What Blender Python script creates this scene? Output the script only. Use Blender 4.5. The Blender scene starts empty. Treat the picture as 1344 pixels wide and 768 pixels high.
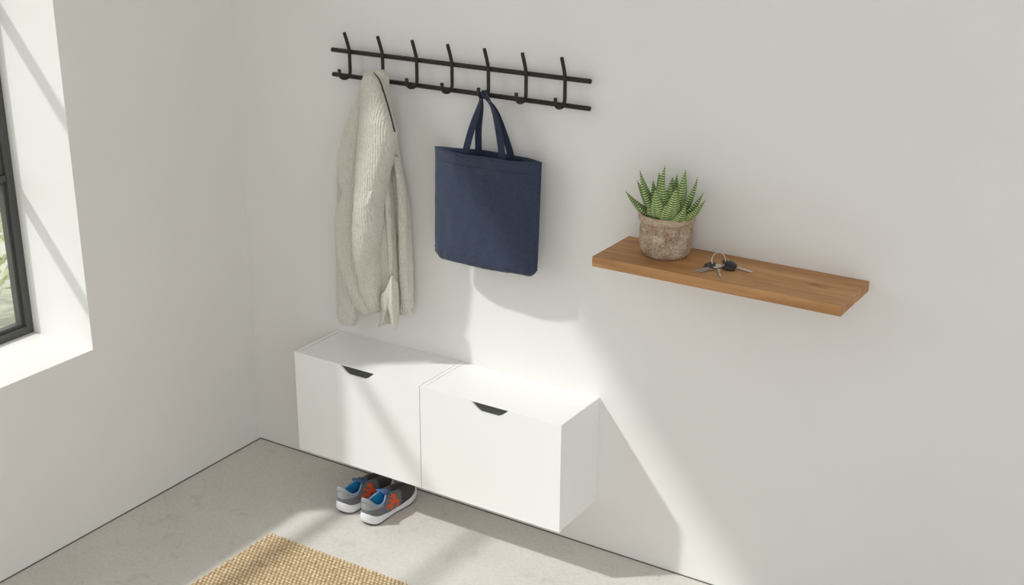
import bpy, bmesh, math, random
import numpy as np
from mathutils import Vector, Matrix, noise
random.seed(7)
C = bpy.context.scene.collection
S = 0.75                                   # metres per survey unit ("u")
PI = math.pi

# ------------------------------------------------------------------ camera
CP = Vector((4.84058, -4.99099, 3.42840))
YAW, PIT, ROL, FPX = 0.559793, -0.355004, 0.005022, 1715.2
_f = Vector((-math.sin(YAW)*math.cos(PIT), math.cos(YAW)*math.cos(PIT), math.sin(PIT)))
_r0 = Vector((math.cos(YAW), math.sin(YAW), 0)); _u0 = _r0.cross(_f)
_r = _r0*math.cos(ROL) + _u0*math.sin(ROL); _u = -_r0*math.sin(ROL) + _u0*math.cos(ROL)
cam_data = bpy.data.cameras.new('camera'); cam = bpy.data.objects.new('camera', cam_data); C.objects.link(cam)
cam.matrix_world = Matrix(((_r.x, _u.x, -_f.x, CP.x*S), (_r.y, _u.y, -_f.y, CP.y*S), (_r.z, _u.z, -_f.z, CP.z*S), (0, 0, 0, 1)))
cam_data.sensor_width = 36; cam_data.lens = FPX/1344*36; cam_data.clip_start = .05; cam_data.clip_end = 200
bpy.context.scene.camera = cam

def at(px, py, ax, v):
    """survey point (u) where the sight line of a measured feature meets the plane axis=v"""
    d = _f*FPX + _r*(px-672) - _u*(py-384)
    t = (v-CP[ax])/d[ax]
    return CP + d*t

# ------------------------------------------------------------------ materials
def new_mat(name):
    m = bpy.data.materials.new(name); m.use_nodes = True
    nt = m.node_tree; b = nt.nodes['Principled BSDF']
    return m, nt, b
def srgb(r, g, b):
    f = lambda c: (c/255/12.92) if c/255 <= .04045 else ((c/255+.055)/1.055)**2.4
    return (f(r), f(g), f(b), 1)
def node(nt, t, **k):
    n = nt.nodes.new(t)
    for a, v in k.items():
        if a in n.inputs: n.inputs[a].default_value = v
        else: setattr(n, a, v)
    return n
def mat(name, col, rough=.6, metal=0, col2=None, nscale=20, nmix=.5, bump=0, bscale=60, bdist=.001, spec=None, detail=4, sheen=0, stretch=None):
    m, nt, b = new_mat(name); L = nt.links.new
    b.inputs['Roughness'].default_value = rough; b.inputs['Metallic'].default_value = metal
    if spec is not None: b.inputs['Specular IOR Level'].default_value = spec
    if sheen: b.inputs['Sheen Weight'].default_value = sheen
    b.inputs['Base Color'].default_value = col
    tc = node(nt, 'ShaderNodeTexCoord'); src = tc.outputs['Object']
    if stretch:
        mp = node(nt, 'ShaderNodeMapping'); mp.inputs['Scale'].default_value = stretch
        L(src, mp.inputs['Vector']); src = mp.outputs['Vector']
    if col2:
        n = node(nt, 'ShaderNodeTexNoise'); n.inputs['Scale'].default_value = nscale; n.inputs['Detail'].default_value = detail
        L(src, n.inputs['Vector'])
        r = node(nt, 'ShaderNodeValToRGB'); e = r.color_ramp.elements
        e[0].position = .5-nmix/2; e[1].position = .5+nmix/2; e[0].color = col; e[1].color = col2
        L(n.outputs['Fac'], r.inputs['Fac']); L(r.outputs['Color'], b.inputs['Base Color'])
    if bump:
        n = node(nt, 'ShaderNodeTexNoise'); n.inputs['Scale'].default_value = bscale; n.inputs['Detail'].default_value = 3
        L(src, n.inputs['Vector'])
        bp = node(nt, 'ShaderNodeBump'); bp.inputs['Strength'].default_value = bump; bp.inputs['Distance'].default_value = bdist
        L(n.outputs['Fac'], bp.inputs['Height']); L(bp.outputs['Normal'], b.inputs['Normal'])
    return m

M = {}
M['wall'] = mat('wall_paint', srgb(233, 232, 229), .85, col2=srgb(230, 229, 226), nscale=3, bump=.12, bscale=180, bdist=.0006, spec=.25)
M['white'] = mat('white_lacquer', srgb(243, 243, 242), .42, bump=.03, bscale=30, bdist=.0004, spec=.4)
M['gap'] = mat('shadow_gap', srgb(92, 88, 82), .8)  # dark grey standing in for shade in the wall-to-floor gap
M['black'] = mat('black_powder_coat', srgb(40, 38, 35), .6, bump=.25, bscale=900, bdist=.0002, spec=.4)
M['recess'] = mat('handle_recess_shade', srgb(66, 67, 64), .6)  # dark colour stands in for shade inside the door notch
M['frame'] = mat('window_frame_grey', srgb(74, 76, 72), .55, bump=.05, bscale=200, bdist=.0003)
M['chrome'] = mat('nickel', srgb(208, 205, 200), .35, metal=.7, bump=.1, bscale=400, bdist=.0002)
M['steel'] = mat('dull_steel', srgb(182, 179, 174), .42, metal=.7, bump=.2, bscale=500, bdist=.0003)
M['fob'] = mat('black_plastic', srgb(42, 40, 40), .38)
M['fob2'] = mat('dark_grey_metal', srgb(74, 74, 74), .42, metal=.5)
M['soil'] = mat('potting_soil', srgb(58, 44, 34), .95, col2=srgb(88, 70, 54), nscale=120, bump=1, bscale=160, bdist=.004)

def concrete():
    m, nt, b = new_mat('concrete_floor'); L = nt.links.new
    tc = node(nt, 'ShaderNodeTexCoord')
    n1 = node(nt, 'ShaderNodeTexNoise'); n1.inputs['Scale'].default_value = 2.2; n1.inputs['Detail'].default_value = 7; n1.inputs['Roughness'].default_value = .62
    n2 = node(nt, 'ShaderNodeTexNoise'); n2.inputs['Scale'].default_value = 75; n2.inputs['Detail'].default_value = 7; n2.inputs['Roughness'].default_value = .7
    n3 = node(nt, 'ShaderNodeTexNoise'); n3.inputs['Scale'].default_value = 9; n3.inputs['Detail'].default_value = 8; n3.inputs['Distortion'].default_value = 1.4
    for n in (n1, n2, n3): L(tc.outputs['Object'], n.inputs['Vector'])
    r = node(nt, 'ShaderNodeValToRGB'); e = r.color_ramp.elements
    e[0].position = .3; e[1].position = .7; e[0].color = srgb(210, 205, 198); e[1].color = srgb(220, 216, 210)
    L(n1.outputs['Fac'], r.inputs['Fac'])
    r2 = node(nt, 'ShaderNodeValToRGB'); e = r2.color_ramp.elements
    e[0].position = .34; e[1].position = .56; e[0].color = (.89, .885, .88, 1); e[1].color = (1, 1, 1, 1)
    L(n2.outputs['Fac'], r2.inputs['Fac'])
    r3 = node(nt, 'ShaderNodeValToRGB'); e = r3.color_ramp.elements
    e[0].position = .30; e[1].position = .42; e[0].color = (.90, .895, .885, 1); e[1].color = (1, 1, 1, 1)
    L(n3.outputs['Fac'], r3.inputs['Fac'])
    a = node(nt, 'ShaderNodeMix', data_type='RGBA', blend_type='MULTIPLY'); a.inputs[0].default_value = 1
    L(r.outputs['Color'], a.inputs[6]); L(r2.outputs['Color'], a.inputs[7])
    c = node(nt, 'ShaderNodeMix', data_type='RGBA', blend_type='MULTIPLY'); c.inputs[0].default_value = 1
    L(a.outputs[2], c.inputs[6]); L(r3.outputs['Color'], c.inputs[7])
    L(c.outputs[2], b.inputs['Base Color'])
    b.inputs['Roughness'].default_value = .72; b.inputs['Specular IOR Level'].default_value = .3
    bp = node(nt, 'ShaderNodeBump'); bp.inputs['Strength'].default_value = .35; bp.inputs['Distance'].default_value = .0012
    L(n2.outputs['Fac'], bp.inputs['Height']); L(bp.outputs['Normal'], b.inputs['Normal'])
    return m
M['floor'] = concrete()

def oak():
    m, nt, b = new_mat('oiled_oak'); L = nt.links.new
    tc = node(nt, 'ShaderNodeTexCoord')
    mp = node(nt, 'ShaderNodeMapping'); mp.inputs['Scale'].default_value = (1.1, 11, 11)
    L(tc.outputs['Object'], mp.inputs['Vector'])
    n1 = node(nt, 'ShaderNodeTexNoise'); n1.inputs['Scale'].default_value = 2.2; n1.inputs['Detail'].default_value = 8; n1.inputs['Roughness'].default_value = .6; n1.inputs['Distortion'].default_value = .6
    L(mp.outputs['Vector'], n1.inputs['Vector'])
    mp2 = node(nt, 'ShaderNodeMapping'); mp2.inputs['Scale'].default_value = (14, 340, 340)
    L(tc.outputs['Object'], mp2.inputs['Vector'])
    n2 = node(nt, 'ShaderNodeTexNoise'); n2.inputs['Scale'].default_value = 1; n2.inputs['Detail'].default_value = 3
    L(mp2.outputs['Vector'], n2.inputs['Vector'])
    r = node(nt, 'ShaderNodeValToRGB'); e = r.color_ramp.elements
    e[0].position = .25; e[0].color = srgb(166, 116, 72); e[1].position = .72; e[1].color = srgb(212, 166, 116)
    k = e.new(.5); k.color = srgb(194, 144, 94)
    L(n1.outputs['Fac'], r.inputs['Fac'])
    r2 = node(nt, 'ShaderNodeValToRGB'); e = r2.color_ramp.elements
    e[0].position = .35; e[1].position = .6; e[0].color = (.80, .76, .72, 1); e[1].color = (1, 1, 1, 1)
    L(n2.outputs['Fac'], r2.inputs['Fac'])
    a = node(nt, 'ShaderNodeMix', data_type='RGBA', blend_type='MULTIPLY'); a.inputs[0].default_value = .6
    L(r.outputs['Color'], a.inputs[6]); L(r2.outputs['Color'], a.inputs[7])
    # staves running along the board, each a little different
    sx = node(nt, 'ShaderNodeSeparateXYZ'); L(tc.outputs['Object'], sx.inputs[0])
    mm = node(nt, 'ShaderNodeMath', operation='MULTIPLY_ADD'); mm.inputs[1].default_value = 11.8; mm.inputs[2].default_value = .35
    L(sx.outputs['Y'], mm.inputs[0])
    fl = node(nt, 'ShaderNodeMath', operation='FLOOR'); L(mm.outputs[0], fl.inputs[0])
    wn = node(nt, 'ShaderNodeTexWhiteNoise', noise_dimensions='1D'); L(fl.outputs[0], wn.inputs['W'])
    mr = node(nt, 'ShaderNodeMapRange'); mr.inputs['To Min'].default_value = .86; mr.inputs['To Max'].default_value = 1.08
    L(wn.outputs['Value'], mr.inputs['Value'])
    c = node(nt, 'ShaderNodeMix', data_type='RGBA', blend_type='MULTIPLY'); c.inputs[0].default_value = 1
    L(a.outputs[2], c.inputs[6]); L(mr.outputs['Result'], c.inputs[7])
    # one knot near the right-hand end
    vd = node(nt, 'ShaderNodeMapping'); vd.vector_type = 'TEXTURE'
    vd.inputs['Location'].default_value = (3.262*S-2.874*S, -.165*S+.17*S, 0); vd.inputs['Scale'].default_value = (.050, .019, .5)
    L(tc.outputs['Object'], vd.inputs['Vector'])
    ns = node(nt, 'ShaderNodeTexNoise'); ns.inputs['Scale'].default_value = 30; L(tc.outputs['Object'], ns.inputs['Vector'])
    ad = node(nt, 'ShaderNodeVectorMath', operation='MULTIPLY_ADD'); ad.inputs[1].default_value = (1.4, 1.4, 0)
    L(ns.outputs['Color'], ad.inputs[0]); L(vd.outputs['Vector'], ad.inputs[2])
    sb = node(nt, 'ShaderNodeVectorMath', operation='SUBTRACT'); sb.inputs[1].default_value = (.7, .7, 0); L(ad.outputs[0], sb.inputs[0])
    ln = node(nt, 'ShaderNodeVectorMath', operation='LENGTH'); L(sb.outputs[0], ln.inputs[0])
    kr = node(nt, 'ShaderNodeValToRGB'); e = kr.color_ramp.elements
    e[0].position = .1; e[0].color = (.62, .55, .5, 1); e[1].position = .95; e[1].color = (1, 1, 1, 1)
    L(ln.outputs['Value'], kr.inputs['Fac'])
    d = node(nt, 'ShaderNodeMix', data_type='RGBA', blend_type='MULTIPLY'); d.inputs[0].default_value = 1
    L(c.outputs[2], d.inputs[6]); L(kr.outputs['Color'], d.inputs[7]); L(d.outputs[2], b.inputs['Base Color'])
    b.inputs['Roughness'].default_value = .5; b.inputs['Specular IOR Level'].default_value = .35
    bp = node(nt, 'ShaderNodeBump'); bp.inputs['Strength'].default_value = .25; bp.inputs['Distance'].default_value = .0006
    L(n2.outputs['Fac'], bp.inputs['Height']); L(bp.outputs['Normal'], b.inputs['Normal'])
    return m
M['oak'] = oak()

def fabric(name, c1, c2, scale, bump, dist, nmix=.5, rough=.95, ribs=None, ribamt=.5):
    m, nt, b = new_mat(name); L = nt.links.new
    tc = node(nt, 'ShaderNodeTexCoord')
    v = node(nt, 'ShaderNodeTexNoise'); v.inputs['Scale'].default_value = scale; v.inputs['Detail'].default_value = 3
    L(tc.outputs['Object'], v.inputs['Vector'])
    r = node(nt, 'ShaderNodeValToRGB'); e = r.color_ramp.elements
    e[0].position = .5-nmix/2; e[1].position = .5+nmix/2; e[0].color = c1; e[1].color = c2
    L(v.outputs['Fac'], r.inputs['Fac']); L(r.outputs['Color'], b.inputs['Base Color'])
    h = v.outputs['Fac']
    if ribs:
        w = node(nt, 'ShaderNodeTexWave'); w.wave_type = 'BANDS'; w.bands_direction = 'X'
        w.inputs['Scale'].default_value = ribs; w.inputs['Distortion'].default_value = 3.0; w.inputs['Detail'].default_value = 2; w.inputs['Detail Scale'].default_value = 4
        L(tc.outputs['Object'], w.inputs['Vector'])
        a = node(nt, 'ShaderNodeMath', operation='MULTIPLY_ADD'); a.inputs[1].default_value = ribamt
        L(w.outputs['Fac'], a.inputs[0]); L(v.outputs['Fac'], a.inputs[2]); h = a.outputs[0]
    bp = node(nt, 'ShaderNodeBump'); bp.inputs['Strength'].default_value = bump; bp.inputs['Distance'].default_value = dist
    L(h, bp.inputs['Height']); L(bp.outputs['Normal'], b.inputs['Normal'])
    b.inputs['Roughness'].default_value = rough; b.inputs['Specular IOR Level'].default_value = .15
    b.inputs['Sheen Weight'].default_value = .15
    return m
M['knit'] = fabric('oatmeal_knit', srgb(196, 192, 181), srgb(228, 224, 213), 230, .9, .0022, .5, ribs=34, ribamt=.9)
M['trim'] = mat('dark_neck_tape', srgb(62, 62, 64), .9)
M['hemtrim'] = mat('grey_knit_hem', srgb(184, 180, 170), .95, bump=.6, bscale=500)
M['cuffdark'] = mat('taupe_cuff_edge', srgb(140, 134, 126), .95)
M['canvas'] = fabric('navy_canvas', srgb(43, 50, 67), srgb(66, 75, 97), 420, .8, .0012, .4)
M['canvas_dark'] = fabric('navy_webbing', srgb(38, 44, 62), srgb(56, 64, 88), 500, .6, .0008, .4)

# ------------------------------------------------------------------ object helpers
def link_mesh(name, verts, faces, m, parent=None, smooth=True, loc=None):
    me = bpy.data.meshes.new(name); me.from_pydata([tuple(v) for v in verts], [], faces); me.update()
    if smooth: me.polygons.foreach_set('use_smooth', [True]*len(me.polygons))
    me.materials.append(m)
    o = bpy.data.objects.new(name, me); C.objects.link(o)
    if parent: o.parent = parent
    if loc is not None: o.location = loc
    return o
def link_bm(name, bm, m, parent=None, smooth=False, loc=None):
    bmesh.ops.recalc_face_normals(bm, faces=bm.faces)
    me = bpy.data.meshes.new(name); bm.to_mesh(me); bm.free()
    if smooth: me.polygons.foreach_set('use_smooth', [True]*len(me.polygons))
    me.materials.append(m)
    o = bpy.data.objects.new(name, me); C.objects.link(o)
    if parent: o.parent = parent
    if loc is not None: o.location = loc
    return o
def empty(name, loc, label, cat, group=None, rz=0):
    o = bpy.data.objects.new(name, None); C.objects.link(o); o.location = loc; o.rotation_euler = (0, 0, rz)
    o.empty_display_size = .05
    return tag(o, label, cat, group)
def tag(o, label, cat, group=None):
    o['label'] = label; o['category'] = cat
    if group: o['group'] = group
    return o
def struct(o):
    o['kind'] = 'structure'; return o
def box(bm, x0, x1, y0, y1, z0, z1):
    vs = [bm.verts.new((x, y, z)) for x in (x0, x1) for y in (y0, y1) for z in (z0, z1)]
    for f in ((0, 1, 3, 2), (4, 6, 7, 5), (0, 4, 5, 1), (2, 3, 7, 6), (0, 2, 6, 4), (1, 5, 7, 3)):
        bm.faces.new([vs[i] for i in f])
def bevel(o, w, seg=2, ang=.6):
    b = o.modifiers.new('bevel', 'BEVEL'); b.width = w; b.segments = seg; b.limit_method = 'ANGLE'; b.angle_limit = ang
    b.harden_normals = False
    return o
def catmull(P, n):
    P = [np.array(p, float) for p in P]; out = []
    Q = [2*P[0]-P[1]]+P+[2*P[-1]-P[-2]]
    for i in range(1, len(Q)-2):
        for k in range(n):
            t = k/n
            out.append(.5*((2*Q[i])+(-Q[i-1]+Q[i+1])*t+(2*Q[i-1]-5*Q[i]+4*Q[i+1]-Q[i+2])*t*t+(-Q[i-1]+3*Q[i]-3*Q[i+1]+Q[i+2])*t**3))
    out.append(P[-1]); return out
def tube(pts, rad, seg=12, caps=True, closed=False):
    """verts/faces of a round tube along pts; rad is a number or a list"""
    V, F = [], []; n = len(pts)
    pts = [Vector([float(c) for c in p]) for p in pts]
    if not hasattr(rad, '__len__'): rad = [rad]*n
    nrm = None
    for i, p in enumerate(pts):
        if closed: t = (pts[(i+1) % n]-pts[i-1]).normalized()
        else: t = (pts[min(i+1, n-1)]-pts[max(i-1, 0)]).normalized()
        if nrm is None:
            nrm = t.orthogonal().normalized()
        nrm = (nrm - t*nrm.dot(t)).normalized(); bi = t.cross(nrm)
        for k in range(seg):
            a = 2*PI*k/seg
            V.append(p+(nrm*math.cos(a)+bi*math.sin(a))*rad[i])
    m = n if closed else n-1
    for i in range(m):
        for k in range(seg):
            a, b = i*seg+k, i*seg+(k+1) % seg
            c, d = ((i+1) % n)*seg+(k+1) % seg, ((i+1) % n)*seg+k
            F.append((a, b, c, d))
    if caps and not closed:
        F.append(tuple(range(seg-1, -1, -1))); F.append(tuple(range((n-1)*seg, n*seg)))
    return V, F
def round_end_tube(pts, r, seg=14):
    pts = [Vector([float(c) for c in p]) for p in pts]
    d0 = (pts[0]-pts[1]).normalized(); d1 = (pts[-1]-pts[-2]).normalized()
    P = [pts[0]+d0*r*.35]+[pts[0]+d0*r*.2]+pts+[pts[-1]+d1*r*.2]+[pts[-1]+d1*r*.35]
    R = [r*.6, r*.9]+[r]*len(pts)+[r*.9, r*.6]
    return tube(P, R, seg)
def lathe(prof, seg=64):
    V, F = [], []
    for (r, z) in prof:
        for k in range(seg):
            a = 2*PI*k/seg; V.append((r*math.cos(a), r*math.sin(a), z))
    for i in range(len(prof)-1):
        for k in range(seg):
            F.append((i*seg+k, i*seg+(k+1) % seg, (i+1)*seg+(k+1) % seg, (i+1)*seg+k))
    return V, F
def merge(*VF):
    V, F = [], []
    for v, f in VF:
        o = len(V); V += list(v); F += [tuple(i+o for i in q) for q in f]
    return V, F

# ------------------------------------------------------------------ the room (metres)
RX, RY0, CEIL = 5.2, -5.4, 3.62
WY = -1.1044*S; WZ = .9465*S; WD = .43*S; WY2 = -4.72*S; WTOP = 4.44*S     # window opening in the left wall
TW = .52*S                                                                  # wall thickness
bm = bmesh.new(); box(bm, -TW, RX+.15, RY0, .15, -.12, 0); struct(link_bm('floor', bm, M['floor']))
bm = bmesh.new(); box(bm, -TW, RX+.15, 0, .15, .0, CEIL); struct(link_bm('wall_back', bm, M['wall']))
bm = bmesh.new()
box(bm, -TW, 0, WY, 0, 0, CEIL); box(bm, -TW, 0, RY0, WY2, 0, CEIL)
box(bm, -TW, 0, WY2, WY, 0, WZ); box(bm, -TW, 0, WY2, WY, WTOP, CEIL)
bmesh.ops.remove_doubles(bm, verts=bm.verts, dist=1e-5)
struct(link_bm('wall_left', bm, M['wall']))
bm = bmesh.new(); box(bm, RX, RX+.15, -2.3, 0, 0, CEIL); struct(link_bm('wall_right', bm, M['wall']))  # unseen right wall stops short; opening added to let fill light in
bm = bmesh.new(); box(bm, -TW, 2.9, RY0-.15, RY0, 0, CEIL); struct(link_bm('wall_front', bm, M['wall']))  # unseen front wall, added part-way across to cut fill on the back wall
bm = bmesh.new(); box(bm, -TW, RX+.15, RY0, .15, CEIL, CEIL+.15); struct(link_bm('ceiling', bm, M['wall']))
bm = bmesh.new(); box(bm, .0, RX, -.003, 0, 0, .0032); struct(link_bm('gap_shade_strip_1', bm, M['gap']))  # dark strips painting in the shade where walls meet the floor
bm = bmesh.new(); box(bm, 0, .003, RY0, -.003, 0, .0032); struct(link_bm('gap_shade_strip_2', bm, M['gap']))

# window: grey metal frame, glazing bars and panes
win = bpy.data.objects.new('window_1', None); C.objects.link(win); win.location = (-WD, WY, WZ); struct(win)
fx0, fx1 = -.065, 0.0
YL = WY2-WY; ZH = WTOP-WZ
bars_z = [(1.752-.9465)*S, (2.66-.9465)*S]
FW = .029
bm = bmesh.new()
box(bm, fx0, fx1, -FW, 0, 0, ZH); box(bm, fx0, fx1, YL, YL+FW, 0, ZH)
box(bm, fx0, fx1, YL+FW, -FW, 0, FW); box(bm, fx0, fx1, YL+FW, -FW, ZH-FW, ZH)
bevel(link_bm('window_frame', bm, M['frame'], win), .0015)
ymul = -1.45
bm = bmesh.new(); box(bm, fx0+.006, fx1-.004, ymul-.02, ymul+.02, FW, ZH-FW); bevel(link_bm('mullion', bm, M['frame'], win), .001)
for zb in bars_z:
    bm = bmesh.new(); box(bm, fx0+.016, fx1-.006, YL+FW, -FW, zb-.012, zb+.012); bevel(link_bm('glazing_bar', bm, M['frame'], win), .001)
gm, nt, b = new_mat('window_glass')
tr = node(nt, 'ShaderNodeBsdfTransparent'); tr.inputs['Color'].default_value = (.97, .98, .975, 1)
gl = node(nt, 'ShaderNodeBsdfGlossy'); gl.inputs['Roughness'].default_value = .02
lw = node(nt, 'ShaderNodeLayerWeight'); lw.inputs['Blend'].default_value = .5
pw_ = node(nt, 'ShaderNodeMath', operation='POWER'); pw_.inputs[1].default_value = 4; nt.links.new(lw.outputs['Facing'], pw_.inputs[0])
fr = node(nt, 'ShaderNodeMath', operation='MULTIPLY_ADD'); fr.inputs[1].default_value = .8; fr.inputs[2].default_value = .02; nt.links.new(pw_.outputs[0], fr.inputs[0])
mx = node(nt, 'ShaderNodeMixShader'); out = nt.nodes['Material Output']
nt.links.new(fr.outputs[0], mx.inputs[0]); nt.links.new(tr.outputs[0], mx.inputs[1]); nt.links.new(gl.outputs[0], mx.inputs[2])
nt.links.new(mx.outputs[0], out.inputs['Surface']); nt.nodes.remove(b)
zs = [FW]+bars_z+[ZH-FW]
for i in range(3):
    for y0, y1 in ((YL+FW, ymul-.02), (ymul+.02, -FW)):
        # stepped glazing bead around each pane
        za, zb = zs[i]+(.012 if i else 0), zs[i+1]-(.012 if i < 2 else 0)
        bm = bmesh.new(); w = .013
        box(bm, -.046, -.016, y0, y0+w, za, zb); box(bm, -.046, -.016, y1-w, y1, za, zb)
        box(bm, -.046, -.016, y0+w, y1-w, za, za+w); box(bm, -.046, -.016, y0+w, y1-w, zb-w, zb)
        bd = bevel(link_bm('glazing_bead', bm, M['frame'], win), .001)
        bm = bmesh.new(); box(bm, -.034, -.030, y0+w*.5, y1-w*.5, za+w*.5, zb-w*.5)
        link_bm('pane', bm, gm, win)

# outside: lawn and shrubs
M['lawn'] = mat('lawn', srgb(150, 152, 132), .95, col2=srgb(182, 182, 166), nscale=1.5, nmix=.4, detail=6)
bm = bmesh.new(); box(bm, -40, -TW-.02, -40, 40, -.55, -.45); struct(link_bm('ground', bm, M['lawn']))
M['leafp'] = mat('shrub_leaf', srgb(168, 176, 130), .7, col2=srgb(214, 216, 182), nscale=3, nmix=.3)
def shrub(x, y, r, h, seed, label):
    rd = random.Random(seed); V, F = [], []
    for i in range(2600):
        a = rd.uniform(0, 2*PI); e = math.asin(rd.uniform(-.6, 1)); q = rd.uniform(.75, 1)*(1+.18*math.sin(3*a+seed)*math.cos(4*e))
        c = Vector((math.cos(a)*math.cos(e)*r*q, math.sin(a)*math.cos(e)*r*q, h*.5+math.sin(e)*h*.5*q))
        n = Vector((rd.gauss(0, 1), rd.gauss(0, 1), rd.gauss(0, 1))).normalized(); t = n.orthogonal().normalized(); b_ = n.cross(t)
        s = rd.uniform(.03, .06); o = len(V)
        V += [c-t*s, c-b_*s*.45, c+t*s, c+b_*s*.45]; F.append((o, o+1, o+2, o+3))
    root = empty('garden_shrub', (x, y, -.45), label, 'shrub', 'shrubs outside the window')
    link_mesh('foliage', V, F, M['leafp'], root, smooth=False)
    st = []
    for k in range(5):
        a = k*1.3
        st.append(tube([(0, 0, 0), (math.cos(a)*r*.2, math.sin(a)*r*.2, h*.3), (math.cos(a)*r*.5, math.sin(a)*r*.5, h*.75)], [.02, .015, .006], 8))
    link_mesh('stem', *merge(*st), mat('bark', srgb(90, 76, 60), .9), root)
shrub(-3.2, .9, .75, 1.5, 1, 'pale green shrub outside the window, nearer the middle of the pane')
shrub(-3.1, 2.75, .8, 1.7, 2, 'pale green shrub outside the window, farther along to the right')

# ------------------------------------------------------------------ wall cabinets
CX0, CX1, CXM, CD, CZ0, CZ1 = .6242*S, 2.206*S, 1.4139*S, .36*S, .2662*S, .8156*S
def cabinet(x0, x1, label, nx0, nx1, gap=.0012):
    """nx0,nx1: finger notch limits measured from the left side (m)"""
    w = x1-x0; h = CZ1-CZ0; d = CD; dt = .018; t = .016
    root = empty('wall_cabinet', (x0, 0, CZ0), label, 'cabinet', 'pair of white wall cabinets')
    bm = bmesh.new()
    box(bm, 0, t, -d+dt+.0015, 0, 0, h); bevel(link_bm('side_panel', bm, M['white'], root), .0008)
    bm = bmesh.new(); box(bm, w-t, w, -d+dt+.0015, 0, 0, h); bevel(link_bm('side_panel', bm, M['white'], root), .0008)
    bm = bmesh.new(); box(bm, t+gap, w-.0006-t, -d+dt+.0015, 0, h-t-.001, h-.0008); bevel(link_bm('top_panel', bm, M['white'], root), .0008)
    bm = bmesh.new(); box(bm, t+.0005, w-t-.0005, -d+dt+.0015, 0, .0005, t); link_bm('bottom_panel', bm, M['white'], root)
    bm = bmesh.new(); box(bm, t+.0005, w-t-.0005, -.008, -.001, t, h-t-.001); link_bm('back_panel', bm, M['white'], root)
    # door with a shallow finger notch under its top edge
    lip = .0016; nd = .031; r = .016
    out_ = [(.0008, -.004), (w-.0008, -.004), (w-.0008, h-lip), (nx1, h-lip)]
    # notch: sloping ends with soft corners
    cv = []
    for i in range(13):
        a = i/12; cv.append((nx1-.001-.050*a, h-lip-nd*(.75*math.sin(a*PI/2)**1.1+.25*(3*a*a-2*a**3))))
    cv2 = [(nx0+nx1-x, z) for x, z in reversed(cv)]
    poly = out_+cv+cv2+[(nx0, h-lip), (.0008, h-lip)]
    bm = bmesh.new()
    top = []
    fv = [bm.verts.new((x, -d, z)) for x, z in poly]; bv = [bm.verts.new((x, -d+dt, z)) for x, z in poly]
    bm.faces.new(fv); bm.faces.new(list(reversed(bv)))
    n = len(poly)
    for i in range(n): bm.faces.new((fv[i], bv[i], bv[(i+1) % n], fv[(i+1) % n]))
    bmesh.ops.triangulate(bm, faces=[f for f in bm.faces if len(f.verts) > 4])
    box(bm, .0008, w-.0008, -d, -d+dt, h-lip, h)
    door = link_bm('door', bm, M['white'], root)
    # dark grey box behind the notch, painting in the cavity's shade
    bm = bmesh.new(); box(bm, nx0+.004, nx1-.004, -d+.0065, -d+dt-.001, h-nd-.004, h-lip-.0002)
    g = link_bm('finger_pull_shade', bm, M['recess'], door); g['label'] = 'finger pull recess, cavity shade painted dark grey'
    return root
def nx(px, py, x0): return at(px, py, 1, -.36).x*S-x0
cabinet(CX0, CXM-.0012, 'white wall-mounted cabinet nearer the corner, above the running shoes', nx(445.5, 477, CX0), nx(491.5, 490, CX0), .0032)
cabinet(CXM+.0012, CX1, 'white wall-mounted cabinet on the right, with its free side panel showing', nx(617.5, 525, CXM+.0012), nx(668, 540, CXM+.0012))

# ------------------------------------------------------------------ oak shelf
SX0, SX1, SD, SZ, ST = 2.3268*S, 3.4218*S, .3386*S, 1.6385*S, .0449*S
xc = 2.874*S; yc = -.17*S; zc = (SZ-ST/2)
bm = bmesh.new(); box(bm, SX0-xc, SX1-xc, -SD-yc, 0-yc, -ST/2, ST/2)
sh = bevel(link_bm('floating_shelf', bm, M['oak'], loc=(xc, yc, zc)), .0016, 2)
tag(sh, 'thick oiled oak floating shelf carrying the potted plant and keys', 'shelf')

# ------------------------------------------------------------------ hook rail
RX0, RX1, RZ1, RZ2 = .6956*S, 2.1342*S, 2.3185*S, 2.1982*S
rk = empty('coat_rack', (RX0, 0, RZ2), 'black metal coat rack of two rods with seven hooks', 'coat rack')
def loc(p): return (p[0]-RX0, p[1], p[2]-RZ2)
for z in (RZ1, RZ2):
    V, F = round_end_tube([loc((RX0, -.04*S, z)), loc((RX1, -.04*S, z))], .0082, 20)
    link_mesh('rod', V, F, M['black'], rk)
HX = [(.8145+.20035*i)*S for i in range(7)]
hp = [(-.089, 2.416), (-.078, 2.390), (-.066, 2.358), (-.0575, 2.330), (-.056, 2.300), (-.056, 2.26), (-.0562, 2.228), (-.060, 2.215), (-.070, 2.2035), (-.084, 2.199), (-.101, 2.1995), (-.117, 2.204), (-.129, 2.213), (-.1355, 2.226), (-.138, 2.247)]
hpc = catmull(hp, 3)
for x in HX:
    V, F = round_end_tube([loc((x, p[0]*S, p[1]*S)) for p in hpc], .0062, 14)
    link_mesh('hook', V, F, M['black'], rk)
for i in (1, 3, 5):
    for z in (RZ1, RZ2):
        V, F = tube([loc((HX[i], 0, z-.0045)), loc((HX[i], -.04*S, z-.0035))], .0035, 12)
        link_mesh('wall_mount', V, F, M['black'], rk)

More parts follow.
